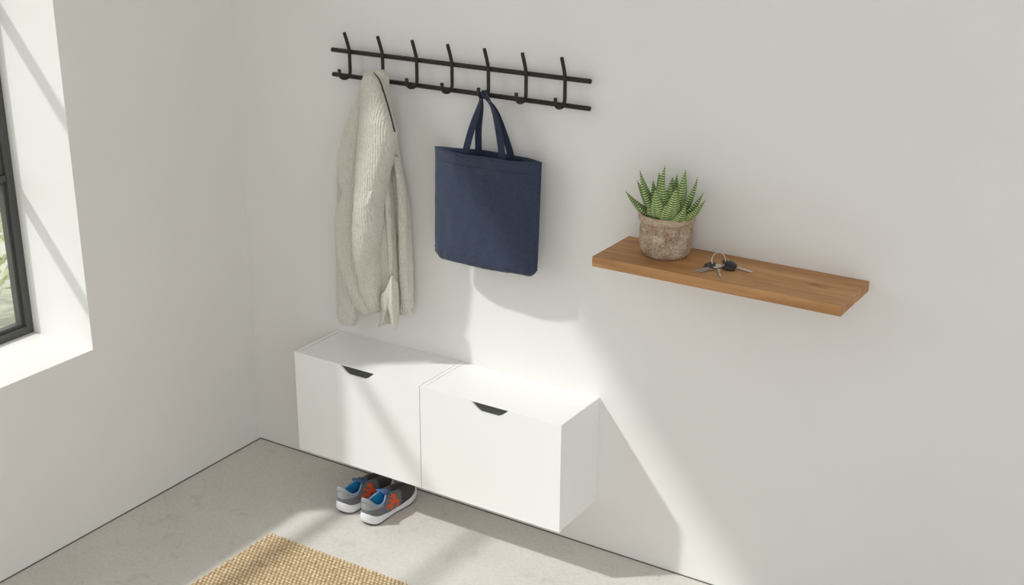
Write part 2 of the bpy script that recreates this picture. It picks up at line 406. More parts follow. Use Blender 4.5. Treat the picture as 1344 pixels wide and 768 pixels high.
# ------------------------------------------------------------------ draped knitwear
def lobe(keys, n=8, seg=28, pw=2.2):
    """keys: (px, py, half width px, depth centre u, half depth u) -> closed tapered fold"""
    K = []
    for (px, py, hw, yy, hd) in keys:
        c = at(px, py, 1, yy); l = at(px-hw, py, 1, yy); r = at(px+hw, py, 1, yy)
        K.append((c.x*S, yy*S, c.z*S, abs(r.x-l.x)/2*S, hd*S))
    Q = catmull(K, n); V, F = [], []
    for (x, y, z, a, b) in Q:
        for k in range(seg):
            t = 2*PI*k/seg; cc, ss = math.cos(t), math.sin(t)
            V.append((x+a*math.copysign(abs(cc)**(2/pw), cc), y+b*math.copysign(abs(ss)**(2/pw), ss), z))
    for i in range(len(Q)-1):
        for k in range(seg): F.append((i*seg+k, i*seg+(k+1) % seg, (i+1)*seg+(k+1) % seg, (i+1)*seg+k))
    F.append(tuple(range(seg-1, -1, -1))); F.append(tuple(range((len(Q)-1)*seg, len(Q)*seg)))
    return V, F
def cloth(name, lobes, m, parent, origin, voxel=.0032, smooth=4, wr=.004, wsc=.05, parts=None):
    V, F = merge(*lobes)
    V = [(v[0]-origin[0], v[1]-origin[1], v[2]-origin[2]) for v in V]
    o = link_mesh(name, V, F, m, parent)
    bm = bmesh.new(); bm.from_mesh(o.data); bmesh.ops.recalc_face_normals(bm, faces=bm.faces); bm.to_mesh(o.data); bm.free()
    r = o.modifiers.new('remesh', 'REMESH'); r.mode = 'VOXEL'; r.voxel_size = voxel; r.use_smooth_shade = True
    if wr:
        t = bpy.data.textures.new(name+'_wrinkle', 'CLOUDS'); t.noise_scale = wsc; t.noise_depth = 2
        d = o.modifiers.new('wrinkle', 'DISPLACE'); d.texture = t; d.strength = wr; d.mid_level = .5; d.texture_coords = 'LOCAL'
    s = o.modifiers.new('smooth', 'SMOOTH'); s.iterations = smooth; s.factor = .5
    return o
so = (HX[1], -.13*S, 2.215*S)
sw = empty('knit_cardigan', so, 'pale oatmeal knit cardigan hanging in folds from the second hook', 'cardigan')
B = -.085
def fold(keys, pw=2.5):
    """keys: (py, left px, right px, depth centre u, half depth u)"""
    return lobe([((a+b)/2, py, (b-a)/2, -.05+(yy+.05)*(1+.75*min(1, max(0, (py-95)/60))), hd*(1+.15*min(1, max(0, (py-95)/60)))) for (py, a, b, yy, hd) in keys], pw=pw)
body_lobes = [
    # rear layer: collar behind the hook, then the right rear panel down to the hem
    fold([(92, 496, 502, -.115, .02), (96, 490, 506, -.11, .035), (110, 488, 508.5, -.09, .035), (128, 488, 510, -.08, .035), (150, 486, 514, -.07, .033), (175, 484, 519, -.065, .033), (210, 480, 525, -.06, .035), (240, 478, 530.5, -.06, .036), (265, 476, 535, -.06, .038), (300, 476, 537.5, -.06, .040), (340, 478, 539.5, -.06, .042), (375, 482, 540.5, -.06, .040), (407, 485, 541, -.06, .036)], 2.8),
    # soft rib inside the rear panel
    fold([(205, 516, 522, -.085, .018), (250, 522, 531, -.09, .022), (300, 524, 534, -.09, .024), (350, 525, 535, -.09, .024), (405, 527, 536, -.085, .018)], 2),
    # front layer from the knot, its right edge carrying the tape
    fold([(93, 483, 490, -.145, .02), (97, 480.5, 494, -.15, .04), (108, 479, 500, -.15, .05), (124, 479, 504.5, -.145, .052), (140, 477.5, 509.5, -.14, .052), (157, 475.5, 514, -.138, .054), (174, 474, 518, -.138, .056), (200, 472.5, 514, -.14, .062), (225, 471.5, 508, -.145, .066), (250, 470.5, 503, -.15, .068), (268, 470, 499, -.155, .07), (295, 469, 498, -.155, .07), (318, 469, 493.5, -.155, .068), (337, 470.5, 489.5, -.15, .065), (352, 473, 487, -.15, .055), (366, 476, 485, -.145, .04)], 2.5),
    # lower drape under the front layer
    fold([(290, 472, 495, -.12, .05), (320, 471.5, 497, -.125, .055), (345, 472, 499, -.13, .06), (370, 476, 500.5, -.13, .06), (388, 481, 500.5, -.125, .055), (400, 487, 500, -.12, .045), (407, 491, 498, -.115, .03)], 2.6),
    # pinch below the knot
    fold([(99, 482, 489, -.178, .012), (115, 485, 492, -.165, .014), (135, 488, 495, -.150, .014), (160, 490, 496, -.145, .008)], 2),
    # elbow wrinkles of the folded front
    fold([(236, 489, 494, -.158, .03), (252, 489, 497, -.165, .04), (264, 485, 495, -.168, .042), (284, 479, 488, -.166, .042), (306, 474, 482, -.162, .036), (322, 472, 478, -.156, .022)], 2),
    # left rear fold, flaring to the shoulder
    fold([(97, 480, 486, -.13, .02), (105, 477, 486, -.125, .03), (120, 472.5, 486, -.115, .035), (141, 465.5, 484, -.105, .04), (167, 456.5, 482, -.10, .042), (190, 449.5, 480, -.10, .044), (215, 446, 478, -.10, .046), (236, 448, 477, -.105, .05), (252, 453.5, 476, -.11, .05), (268, 448, 476, -.112, .056), (285, 444, 476, -.11, .055), (325, 444.5, 476, -.11, .055), (343, 448, 477, -.11, .055), (363, 455.5, 480, -.11, .052), (388, 464, 487, -.11, .048), (402, 469, 490, -.105, .04), (410, 478, 488, -.10, .03)], 2.6),
]
body = cloth('body', body_lobes, M['knit'], sw, so, voxel=.0024, smooth=1, wr=.005, wsc=.022)
sl_r = [fold([(190, 496, 504, -.10, .03), (210, 496, 507, -.10, .04), (225, 496, 509, -.098, .042), (250, 495, 512.5, -.098, .045), (280, 494, 516, -.098, .046), (311, 493, 518.5, -.098, .046), (345, 494, 521, -.098, .046), (372, 499, 522.5, -.098, .046), (390, 500.5, 523.5, -.098, .042), (400, 503, 522, -.098, .035)], 2.8),
        fold([(215, 503, 507, -.118, .012), (260, 506, 511, -.12, .016), (310, 509, 514, -.12, .016), (360, 511, 516, -.12, .014)], 2)]
c = cloth('sleeve', sl_r, M['knit'], sw, so, voxel=.0024, smooth=1, wr=.004, wsc=.03)
sl_l = [fold([(222, 443.5, 452, -.055, .018), (240, 443, 455, -.052, .015), (262, 443.5, 457, -.055, .018), (300, 443.2, 462, -.07, .03), (340, 443.5, 466, -.07, .032), (380, 444, 470, -.075, .035), (405, 444.3, 469.5, -.08, .035), (418, 445.5, 467, -.08, .032), (425, 449, 465.5, -.08, .028)], 2.8)]
c = cloth('sleeve', sl_l, M['knit'], sw, so, voxel=.0024, smooth=1, wr=.004, wsc=.03)
# cuff with an open vent under the front fold
def sheet(rows, th, m, name, parent, origin):
    """rows of (px,py,yu) points -> cloth panel with thickness"""
    R = [[at(a, b, 1, y)*S for a, b, y in row] for row in rows]
    nr, nc = len(R), len(R[0])
    G = [catmull([tuple(p) for p in row], 5) for row in R]
    cols = [catmull([G[i][j] for i in range(nr)], 5) for j in range(len(G[0]))]
    V = [Vector([float(q) for q in cols[j][i]])-Vector(origin) for i in range(len(cols[0])) for j in range(len(cols))]
    w = len(cols); h = len(cols[0])
    F = [(i*w+j, i*w+j+1, (i+1)*w+j+1, (i+1)*w+j) for i in range(h-1) for j in range(w-1)]
    o = link_mesh(name, V, F, m, parent)
    s = o.modifiers.new('solid', 'SOLIDIFY'); s.thickness = th; s.offset = 0
    return o
vent_l = sheet([[(501, 384, -0.204), (506, 381, -0.224), (514, 362, -0.224)], [(499.5, 396, -0.198), (505, 392, -0.230), (511, 390, -0.230)], [(501, 407, -0.185), (505, 404, -0.224), (509.5, 403, -0.224)], [(500, 417, -0.179), (503, 415, -0.211), (506, 412, -0.211)], [(496.5, 429.5, -0.172), (499, 429, -0.198), (502.5, 424, -0.198)]], .004, M['knit'], 'cuff', sw, so)
vent_r = sheet([[(509, 384, -0.224), (514.5, 362, -0.230), (522.5, 372, -0.179)], [(509, 396, -0.224), (516, 392, -0.237), (523.5, 392, -0.172)], [(509.5, 403, -0.224), (516, 406, -0.230), (523.5, 406, -0.166)], [(512, 412, -0.217), (517, 418, -0.224), (522.5, 420, -0.166)], [(514, 426, -0.204), (516.5, 434, -0.211), (520.5, 431, -0.166)]], .004, M['knit'], 'cuff', sw, so)
vent_b = sheet([[(501, 398, -0.146), (509, 396, -0.140), (521, 397, -0.140)], [(499, 412, -0.146), (509, 412, -0.140), (520, 412, -0.140)], [(498.5, 428, -0.153), (508, 425.5, -0.140), (517, 425, -0.140)]], .004, M['knit'], 'cuff', sw, so)
bpy.context.view_layer.update()
dg = bpy.context.evaluated_depsgraph_get()
def on_cloth(px, py, objs, lift):
    """nearest cloth surface along the sight line of a measured feature"""
    o_ = CP*S; d_ = (at(px, py, 1, 0)*S-o_).normalized(); best = None
    for ob in objs:
        ev = ob.evaluated_get(dg); im = ev.matrix_world.inverted()
        a_ = im @ o_; hit, loc_, n_, _ = ev.ray_cast(a_, (im @ (o_+d_)-a_).normalized())
        if hit:
            w_ = ev.matrix_world @ loc_; q = (w_-o_).length
            if best is None or q < best[0]: best = (q, w_+n_*lift)
    return best[1] if best else at(px, py, 1, -.12)*S
sleeves = [o for o in sw.children if o.name.startswith('sleeve')]
tp = catmull([(490.5, 95.5, 0), (495, 101, 0), (499.5, 109, 0), (504, 123, 0), (509, 139, 0), (513.5, 156, 0), (517.8, 173, 0)], 6)
pts = [on_cloth(a, b, [body]+sleeves, .0006)-Vector(so) for a, b, y in tp]
for _ in range(2): pts = [pts[0]]+[(pts[i-1]+pts[i]*2+pts[i+1])/4 for i in range(1, len(pts)-1)]+[pts[-1]]
V, F = tube(pts, [.0014+.0020*min(1, i/10) for i in range(len(pts))], 8); tt = link_mesh('collar_tape', V, F, M['trim'], sw); tt['label'] = 'dark neck tape'
hb = sheet([[(486, 405, -.085), (500, 405, -.10), (520, 403, -.10), (541, 404.5, -.07)], [(486, 409.5, -.085), (500, 409.5, -.10), (520, 408, -.10), (541, 410, -.07)]], .006, M['hemtrim'], 'hem', sw, so)
hb['label'] = 'grey ribbed hem edge'
cb = sheet([[(442.6, 400, -.075), (443.6, 400, -.095), (444.6, 401, -.105)], [(443.4, 418, -.075), (444.6, 419, -.095), (446, 420, -.105)]], .004, M['cuffdark'], 'cuff_edge', sw, so)

# ------------------------------------------------------------------ tote bag
bo = (HX[4], -.10*S, 1.915*S)
tb = empty('tote_bag', bo, 'navy blue canvas tote bag hanging by its straps from the fifth hook', 'bag')
BY = -.115
def bagpt(px, py, y): return at(px, py, 1, y)*S
# outline: left and right edge per level (px), shared by front and back at their own depths
tlz = at(571, 193, 1, BY); trz = at(711, 214, 1, BY); blz = at(571, 337, 1, BY); brz = at(705, 364, 1, BY)
NZ, NX = 40, 48
def bag_surface(front):
    rows = []
    for i in range(NZ+1):
        t = i/NZ
        L_ = tlz.lerp(blz, t); R_ = trz.lerp(brz, t)
        row = []
        for j in range(NX+1):
            s = j/NX
            p = L_.lerp(R_, s)
            # depth of the pouch: thin at sides, a little fuller toward the base
            prof = (1-abs(2*s-1)**3.2)
            dep = (.030+.030*t)*prof*(1 if t < .93 else math.sqrt(max(0, 1-((t-.93)/.07)**2)))
            # rounded bottom corners
            cx = min(s, 1-s)
            lift = 0
            if cx < .07 and t > .85: lift = (.07-cx)**2/.07*.45*(t-.85)/.15
            sag = .006*math.sin(PI*s)*t
            wv = .0045*noise.noise(Vector((s*4, t*3, 3 if front else 9)))+.003*noise.noise(Vector((s*11, t*7, 1)))
            if t > .86: wv += .006*noise.noise(Vector((s*18, t*6, 5)))*(t-.86)/.14
            # soft side tuck near the base corners
            wv += -.010*math.exp(-((s-.92)/.035)**2-((t-.95)/.05)**2)-.008*math.exp(-((s-.07)/.03)**2-((t-.92)/.04)**2)
            open_ = .022*math.sin(PI*s)*max(0, 1-t*6)
            sgn = -1 if front else 1
            zlip = .0015*math.sin(s*14+(0 if front else 2))*max(0, 1-t*8)
            row.append(Vector((p.x*S-bo[0], BY*S+sgn*(dep*S+open_*S+.001)+(wv*S*1.2 if front else wv*S*.3)-bo[1], (p.z+lift-sag+zlip)*S-bo[2])))
        rows.append(row)
    return rows
fr_, bk_ = bag_surface(True), bag_surface(False)
V, F = [], []
w = NX+1
for rows in (fr_, bk_):
    for row in rows: V += row
off = w*(NZ+1)
for i in range(NZ):
    for j in range(NX):
        F.append((i*w+j, (i+1)*w+j, (i+1)*w+j+1, i*w+j+1))
        F.append((off+i*w+j, off+i*w+j+1, off+(i+1)*w+j+1, off+(i+1)*w+j))
for i in range(NZ):
    F.append((i*w, off+i*w, off+(i+1)*w, (i+1)*w)); F.append((i*w+NX, (i+1)*w+NX, off+(i+1)*w+NX, off+i*w+NX))
for j in range(NX):
    F.append((NZ*w+j, off+NZ*w+j, off+NZ*w+j+1, NZ*w+j+1))
bag = link_mesh('pouch', V, F, M['canvas'], tb)
so_ = bag.modifiers.new('solid', 'SOLIDIFY'); so_.thickness = .0022; so_.offset = -1
# top hem band: slim folded edge
rim = [fr_[0][j] for j in range(NX+1)]+[bk_[0][NX-j] for j in range(NX+1)]
V, F = tube([p+Vector((0, 0, 0)) for p in rim], .0022, 8, closed=True)
link_mesh('hem', V, F, M['canvas'], tb)
seam = [fr_[4][j]+Vector((0, -.0006, 0)) for j in range(2, NX-1)]
V, F = tube(seam, .0005, 6); link_mesh('hem_stitching', V, F, M['canvas_dark'], tb)
def ribbon(pts, width, th, wdirs, name, m):
    """flat strap: pts (local m), wdirs = unit vectors across the strap"""
    V, F = [], []
    n = len(pts)
    for i, p in enumerate(pts):
        t = (pts[min(i+1, n-1)]-pts[max(i-1, 0)]).normalized(); wd = wdirs[i]; wd = (wd-t*wd.dot(t)).normalized(); nn = t.cross(wd)
        ww = width/2
        for a, b in ((-1, -1), (-.9, -1.3), (.9, -1.3), (1, -1), (1, 1), (.9, 1.3), (-.9, 1.3), (-1, 1)):
            V.append(p+wd*ww*a+nn*th/2*b)
    for i in range(n-1):
        for k in range(8): F.append((i*8+k, i*8+(k+1) % 8, (i+1)*8+(k+1) % 8, (i+1)*8+k))
    F.append(tuple(range(7, -1, -1))); F.append(tuple(range((n-1)*8, n*8)))
    return link_mesh(name, V, F, m, tb)
hx, hy, hz = HX[4], -.097*S, 2.204*S
def strap(keys, name):
    P = catmull([tuple(k[:3]) for k in keys], 6)
    W = catmull([tuple(k[3:]) for k in keys], 6)
    pts = [Vector([float(c) for c in p])-Vector(bo) for p in P]; wd = [Vector([float(c) for c in q]).normalized() for q in W]
    return ribbon(pts, .0265, .0028, wd, name, M['canvas_dark'])
X1 = (1, 0, 0)
def K(px, py, y, wd): p = bagpt(px, py, y); return (p.x, p.y, p.z)+wd
# each handle rises, bunches over the hook cup, and comes down again
fy, by = BY-.026, BY+.026
strap([K(610.5, 212, fy-.002, (1, 0, 0)), K(612, 196, fy-.002, (1, 0, 0)), K(619.5, 168, fy+.015, (1, -.1, 0)), K(629, 140, -.125, (.9, -.5, 0)), (hx-.007, -.112*S, hz+.004, .3, -1, 0), (hx-.001, -.108*S, hz+.0135, 0, -1, 0), (hx+.007, -.112*S, hz+.006, .3, -1, .0), K(648, 146, -.13, (.9, -.4, 0)), K(655, 176, fy+.012, (1, -.1, 0)), K(658.5, 200, fy-.002, (1, 0, 0)), K(659, 222, fy-.002, (1, 0, 0))], 'strap')
strap([K(627, 212, by-.003, (1, 0, 0)), K(628, 198, by-.003, (1, 0, 0)), K(628, 170, by-.01, (1, -.1, 0)), K(632, 140, -.10, (.9, -.5, 0)), (hx-.005, -.094*S, hz+.004, .3, -1, 0), (hx+.001, -.090*S, hz+.0175, 0, -1, 0), (hx+.009, -.094*S, hz+.006, .3, -1, 0), K(651, 146, -.10, (.9, -.4, 0)), K(662, 176, by-.01, (1, -.1, 0)), K(669.5, 200, by-.003, (1, 0, 0)), K(673, 218, by-.003, (1, 0, 0))], 'strap')

# ------------------------------------------------------------------ potted haworthia
PC = (2.577*S, -.145*S, SZ)
pl = empty('potted_succulent', PC, 'zebra-striped green succulent in a speckled stone pot on the shelf', 'plant')
def stone():
    m, nt, b = new_mat('speckled_stone'); L = nt.links.new
    tc = node(nt, 'ShaderNodeTexCoord')
    n1 = node(nt, 'ShaderNodeTexNoise'); n1.inputs['Scale'].default_value = 22; n1.inputs['Detail'].default_value = 6; n1.inputs['Roughness'].default_value = .7
    n2 = node(nt, 'ShaderNodeTexNoise'); n2.inputs['Scale'].default_value = 190; n2.inputs['Detail'].default_value = 3
    for n in (n1, n2): L(tc.outputs['Object'], n.inputs['Vector'])
    r = node(nt, 'ShaderNodeValToRGB'); e = r.color_ramp.elements
    e[0].position = .33; e[0].color = srgb(150, 124, 102); e[1].position = .66; e[1].color = srgb(200, 188, 168)
    k = e.new(.48); k.color = srgb(172, 152, 130)
    L(n1.outputs['Fac'], r.inputs['Fac'])
    r2 = node(nt, 'ShaderNodeValToRGB'); e = r2.color_ramp.elements
    e[0].position = .36; e[0].color = (.62, .59, .57, 1); e[1].position = .6; e[1].color = (1.12, 1.12, 1.12, 1)
    L(n2.outputs['Fac'], r2.inputs['Fac'])
    a = node(nt, 'ShaderNodeMix', data_type='RGBA', blend_type='MULTIPLY'); a.inputs[0].default_value = 1
    L(r.outputs['Color'], a.inputs[6]); L(r2.outputs['Color'], a.inputs[7]); L(a.outputs[2], b.inputs['Base Color'])
    b.inputs['Roughness'].default_value = .88
    bp = node(nt, 'ShaderNodeBump'); bp.inputs['Strength'].default_value = .7; bp.inputs['Distance'].default_value = .0015
    L(n2.outputs['Fac'], bp.inputs['Height']); L(bp.outputs['Normal'], b.inputs['Normal'])
    return m
M['stone'] = stone()
rim_mat = mat('stone_rim', srgb(160, 136, 114), .85, col2=srgb(194, 174, 152), nscale=90, nmix=.4, bump=.5, bscale=260, bdist=.001)
u = S
pf = [(.0, .0), (.078, .0), (.090, .004), (.100, .013), (.107, .028), (.1115, .05), (.1135, .08), (.1135, .12), (.112, .150), (.111, .158)]
V, F = lathe([(r*u, z*u) for r, z in catmull(pf, 4)]); 
inner = [(.106, .158), (.104, .12), (.1, .05), (0, .05)]
V2, F2 = lathe([(r*u, z*u) for r, z in inner])
link_mesh('pot', *merge((V, F), (V2, F2)), M['stone'], pl)
rp = [(.107, .153), (.1145, .153), (.1200, .158), (.1222, .166), (.1222, .175), (.1200, .184), (.1155, .188), (.110, .186), (.1075, .180), (.107, .160), (.107, .150)]
V, F = lathe([(r*u, z*u) for r, z in catmull(rp, 3)]); link_mesh('pot_rim', V, F, rim_mat, pl)
V, F = lathe([(.0001, .166*u), (.05*u, .167*u), (.085*u, .165*u), (.106*u, .163*u)], 32); link_mesh('soil', V, F, M['soil'], pl)

def leaf_mat():
    m, nt, b = new_mat('striped_leaf'); L = nt.links.new
    uv = node(nt, 'ShaderNodeUVMap'); uv.uv_map = 'uv'
    sp = node(nt, 'ShaderNodeSeparateXYZ'); L(uv.outputs[0], sp.inputs[0])
    ns = node(nt, 'ShaderNodeTexNoise'); ns.inputs['Scale'].default_value = 9; L(uv.outputs[0], ns.inputs['Vector'])
    # v*freq + small warp
    a = node(nt, 'ShaderNodeMath', operation='MULTIPLY'); a.inputs[1].default_value = 82; L(sp.outputs['Y'], a.inputs[0])
    w = node(nt, 'ShaderNodeMath', operation='MULTIPLY_ADD'); w.inputs[1].default_value = 1.5; L(ns.outputs['Fac'], w.inputs[0]); L(a.outputs[0], w.inputs[2])
    s = node(nt, 'ShaderNodeMath', operation='SINE'); L(w.outputs[0], s.inputs[0])
    # broken into tubercles across the leaf
    c = node(nt, 'ShaderNodeMath', operation='MULTIPLY'); c.inputs[1].default_value = 46; L(sp.outputs['X'], c.inputs[0])
    s2 = node(nt, 'ShaderNodeMath', operation='SINE'); L(c.outputs[0], s2.inputs[0])
    d = node(nt, 'ShaderNodeMath', operation='MULTIPLY_ADD'); d.inputs[1].default_value = .22; L(s2.outputs[0], d.inputs[0]); L(s.outputs[0], d.inputs[2])
    r = node(nt, 'ShaderNodeValToRGB'); e = r.color_ramp.elements
    e[0].position = .68; e[0].color = (0, 0, 0, 1); e[1].position = .84; e[1].color = (1, 1, 1, 1)
    mr = node(nt, 'ShaderNodeMapRange'); mr.inputs['From Min'].default_value = -1; mr.inputs['From Max'].default_value = 1
    L(d.outputs[0], mr.inputs['Value']); L(mr.outputs['Result'], r.inputs['Fac'])
    g = node(nt, 'ShaderNodeValToRGB'); e = g.color_ramp.elements
    e[0].position = 0; e[0].color = srgb(60, 96, 28); e[1].position = 1; e[1].color = srgb(88, 122, 44)
    L(sp.outputs['Y'], g.inputs['Fac'])
    mx = node(nt, 'ShaderNodeMix', data_type='RGBA'); L(r.outputs['Color'], mx.inputs[0]); L(g.outputs['Color'], mx.inputs[6]); mx.inputs[7].default_value = srgb(206, 218, 168)
    L(mx.outputs[2], b.inputs['Base Color']); b.inputs['Roughness'].default_value = .45
    b.inputs['Subsurface Weight'].default_value = .0
    bp = node(nt, 'ShaderNodeBump'); bp.inputs['Strength'].default_value = .6; bp.inputs['Distance'].default_value = .001
    L(r.outputs['Color'], bp.inputs['Height']); L(bp.outputs['Normal'], b.inputs['Normal'])
    return m
M['leaf'] = leaf_mat()
def succulent_leaf(tip, width, bow, base_r=.014, zb=.158*S):
    tip = Vector(tip); az = math.atan2(tip.y, tip.x)
    out = Vector((math.cos(az), math.sin(az), 0))
    base = Vector((out.x*base_r, out.y*base_r, zb))
    d = tip-base; Lh = d.length
    side = Vector((-math.sin(az), math.cos(az), 0))
    nup = d.cross(side).normalized()
    if nup.z < 0 and abs(nup.z) > .2: nup = -nup
    if nup.dot(out) > 0: nup = -nup        # inner face looks to the axis
    side = d.cross(nup).normalized()
    N, K_ = 18, 10; V, F, UV = [], [], []
    for i in range(N+1):
        t = i/N
        c = base+d*t-nup*(math.sin(PI*t)*bow*Lh)          # belly outwards, tip curving up
        wdt = width*(.70+.30*math.sin(min(1, t/.3)*PI/2))*(1-max(0, (t-.15)/.85)**1.6)+.0006
        th = wdt*.36
        for k in range(K_):
            a = 2*PI*k/K_
            x = math.cos(a)*wdt/2; y = math.sin(a)*th
            if y > 0: y = y*.25-.12*th*(1-abs(math.cos(a)))  # hollow inner face
            V.append(c+side*x+nup*y); 
    for i in range(N):
        for k in range(K_): 
            F.append((i*K_+k, i*K_+(k+1) % K_, (i+1)*K_+(k+1) % K_, (i+1)*K_+k))
            UV += [(k/K_, i/N), ((k+1)/K_, i/N), ((k+1)/K_, (i+1)/N), (k/K_, (i+1)/N)]
    F.append(tuple(range(N*K_, N*K_+K_))); UV += [(.5, 1)]*K_
    F.append(tuple(range(K_-1, -1, -1))); UV += [(.5, 0)]*K_
    me = bpy.data.meshes.new('leaf'); me.from_pydata([tuple(v) for v in V], [], F); me.update()
    ul = me.uv_layers.new(name='uv')
    sc_ = Lh/.10
    for i, q in enumerate(UV): ul.data[i].uv = (q[0], q[1]*sc_)
    me.polygons.foreach_set('use_smooth', [True]*len(me.polygons)); me.materials.append(M['leaf'])
    o = bpy.data.objects.new('leaf', me); C.objects.link(o); o.parent = pl
# (tip px, tip py, tip depth relative to the pot axis in u, width, bow)
yc_ = -.145
LV = [(820.5, 250.5, -.02, .030, .10), (836, 237, .05, .026, .07), (839.5, 222.5, -.03, .032, .05), (865, 226, .07, .026, .04), (873.5, 216.5, -.01, .034, .03),
      (883, 232, .10, .024, .04), (888.5, 229, .05, .024, .03), (900, 222.5, -.03, .032, .05), (901, 230, .09, .026, .05), (916, 231.5, .02, .030, .08),
      (924, 251.5, .0, .030, .10), (926, 262, -.05, .030, .12), (836, 266.5, -.06, .026, .14), (911, 277, -.02, .026, .12),
      (860, 249, -.14, .034, .12), (887, 247, -.13, .034, .12), (874, 268, -.125, .030, .16), (850, 269, -.10, .030, .16), (900, 270, -.10, .030, .16),
      (870, 240, -.09, .032, .06), (857, 236, .0, .030, .05), (893, 240, .0, .030, .05), (880, 240, -.06, .028, .05), (862, 250, .12, .026, .10), (893, 250, .13, .026, .10)]
for (px, py, dy, w_, bw) in LV:
    p = at(px, py, 1, yc_+dy)*S
    q = p-Vector(PC)
    succulent_leaf(q, w_*2.05, bw*.8 if q.z > .12 else bw*.4, base_r=.016 if q.z > .12 else .030)

# ------------------------------------------------------------------ keys
KO = at(944, 350, 2, SZ/S)*S
kb = empty('key_bunch', KO, 'bunch of keys on a wire ring lying on the oak shelf', 'keys')
def kp(px, py, h=0): 
    p = at(px, py, 2, SZ/S+h/S)*S; return p-KO
# split ring, standing up and leaning
rc = kp(941.5, 352)+Vector((0, .006, .0245)); R_ = .0235
ax = _r.copy(); ax.z = 0; ax.normalize(); upv = (Vector((0, 0, 1))+Vector((-_r0.y, _r0.x, 0))*.25).normalized()
V, F = tube([rc+ax*(R_*.92*math.cos(t))+upv*(R_*math.sin(t)) for t in [2*PI*i/48 for i in range(48)]], .0011, 10, closed=True)
V2, F2 = tube([rc+Vector((0, .0016, 0))+ax*(R_*.9*math.cos(t))+upv*(R_*.98*math.sin(t)) for t in [2*PI*i/48 for i in range(48)]], .0009, 8, closed=True)
link_mesh('key_ring', *merge((V, F), (V2, F2)), M['chrome'], kb)
def ellipsoid(c, d, a, b_, h, seg=24, rings=10, tilt=0):
    d = d.normalized(); s = Vector((-d.y, d.x, 0)); V, F = [], []
    for i in range(rings+1):
        ph = -PI/2+PI*i/rings
        for k in range(seg):
            t = 2*PI*k/seg
            r = math.cos(ph)**.6 if math.cos(ph) > 0 else 0
            V.append(c+d*(a*r*math.cos(t))+s*(b_*r*math.sin(t))+Vector((0, 0, h*math.sin(ph)))+Vector((0, 0, tilt*a*r*math.cos(t))))
    for i in range(rings):
        for k in range(seg): F.append((i*seg+k, i*seg+(k+1) % seg, (i+1)*seg+(k+1) % seg, (i+1)*seg+k))
    return V, F
def blade(a, b_, w, h, teeth=True, z0=.0015, za=.006):
    a = Vector(a); b_ = Vector(b_); d = (b_-a); L_ = d.length; d.normalize(); s = Vector((-d.y, d.x, 0)).normalized()
    rng = random.Random(int(L_*1e5)); n = 14; up, lo = [], []
    for i in range(n+1):
        t = i/n; tp_ = min(1, (1-t)*5+.25)
        cut = rng.uniform(0, .35)*w if (teeth and .25 < t < .95) else 0
        up.append((a+d*L_*t, (w/2-cut)*tp_)); lo.append((a+d*L_*t, -w/2*tp_))
    V, F = [], []
    for (p, q), (p2, q2) in zip(up, lo):
        V += [p+s*q+Vector((0, 0, h)), p2+s*q2+Vector((0, 0, h)), p2+s*q2, p+s*q]
    for i in range(n):
        for k in range(4): F.append((i*4+k, i*4+(k+1) % 4, (i+1)*4+(k+1) % 4, (i+1)*4+k))
    F += [(3, 2, 1, 0), (n*4, n*4+1, n*4+2, n*4+3)]
    # milled groove as a raised rib
    g = tube([a+d*L_*.05+Vector((0, 0, h)), a+d*L_*.9+Vector((0, 0, h))], .0006, 6)
    return merge((V, F), g)
# car key on the right: black oval head, long blade
k1 = empty_key = link_mesh('car_key_head', *ellipsoid(kp(957.5, 351.5)+Vector((0, 0, .0125)), kp(968, 355)-kp(948, 349), .0275, .0165, .0085, tilt=-.12), M['fob'], kb)
link_mesh('key_base', *ellipsoid(kp(956, 354.5)+Vector((0, 0, .0055)), kp(966, 355)-kp(948, 351), .021, .012, .0052), M['fob'], k1)
link_mesh('key_button', *ellipsoid(kp(955.5, 350)+Vector((0, 0, .0215)), kp(968, 355)-kp(948, 349), .0035, .003, .0012), M['chrome'], k1)
a = kp(965, 353.5)+Vector((0, 0, .007)); b_ = kp(988.5, 358.5)+Vector((0, 0, .0008))
o = link_mesh('key_blade', *blade(a, b_, .0105, .0026, False), M['chrome'], k1)
# flat dark key on the left
k2 = link_mesh('house_key_head', *ellipsoid(kp(931.5, 351)+Vector((0, 0, .0095)), kp(938, 348)-kp(922, 352), .0215, .0150, .0042, tilt=.10), M['fob2'], kb)
link_mesh('key_blade', *blade(kp(930, 354.5)+Vector((0, 0, .0065)), kp(911, 357.5)+Vector((0, 0, .0008)), .0088, .0022), M['steel'], k2)
link_mesh('key_blade', *blade(kp(935, 354.5)+Vector((0, 0, .0035)), kp(916, 358.5)+Vector((0, 0, .0008)), .0075, .0022), M['steel'], k2)
# small silver key pointing at the viewer
hd = lambda cx_, cy_, cz_, r_: tube([Vector((cx_+r_*math.cos(t), cy_+r_*math.sin(t)*.8, cz_)) for t in [2*PI*i/24 for i in range(24)]], .0028, 10, closed=True)
hc = kp(943, 353)
k3 = link_mesh('small_key_head', *merge(hd(hc.x, hc.y, .0105, .0095), hd(hc.x-.007, hc.y-.003, .0055, .008)), M['chrome'], kb)
link_mesh('key_blade', *blade(kp(943, 356)+Vector((0, 0, .0055)), kp(945.5, 363.5)+Vector((0, 0, .0008)), .0105, .0026), M['chrome'], k3)

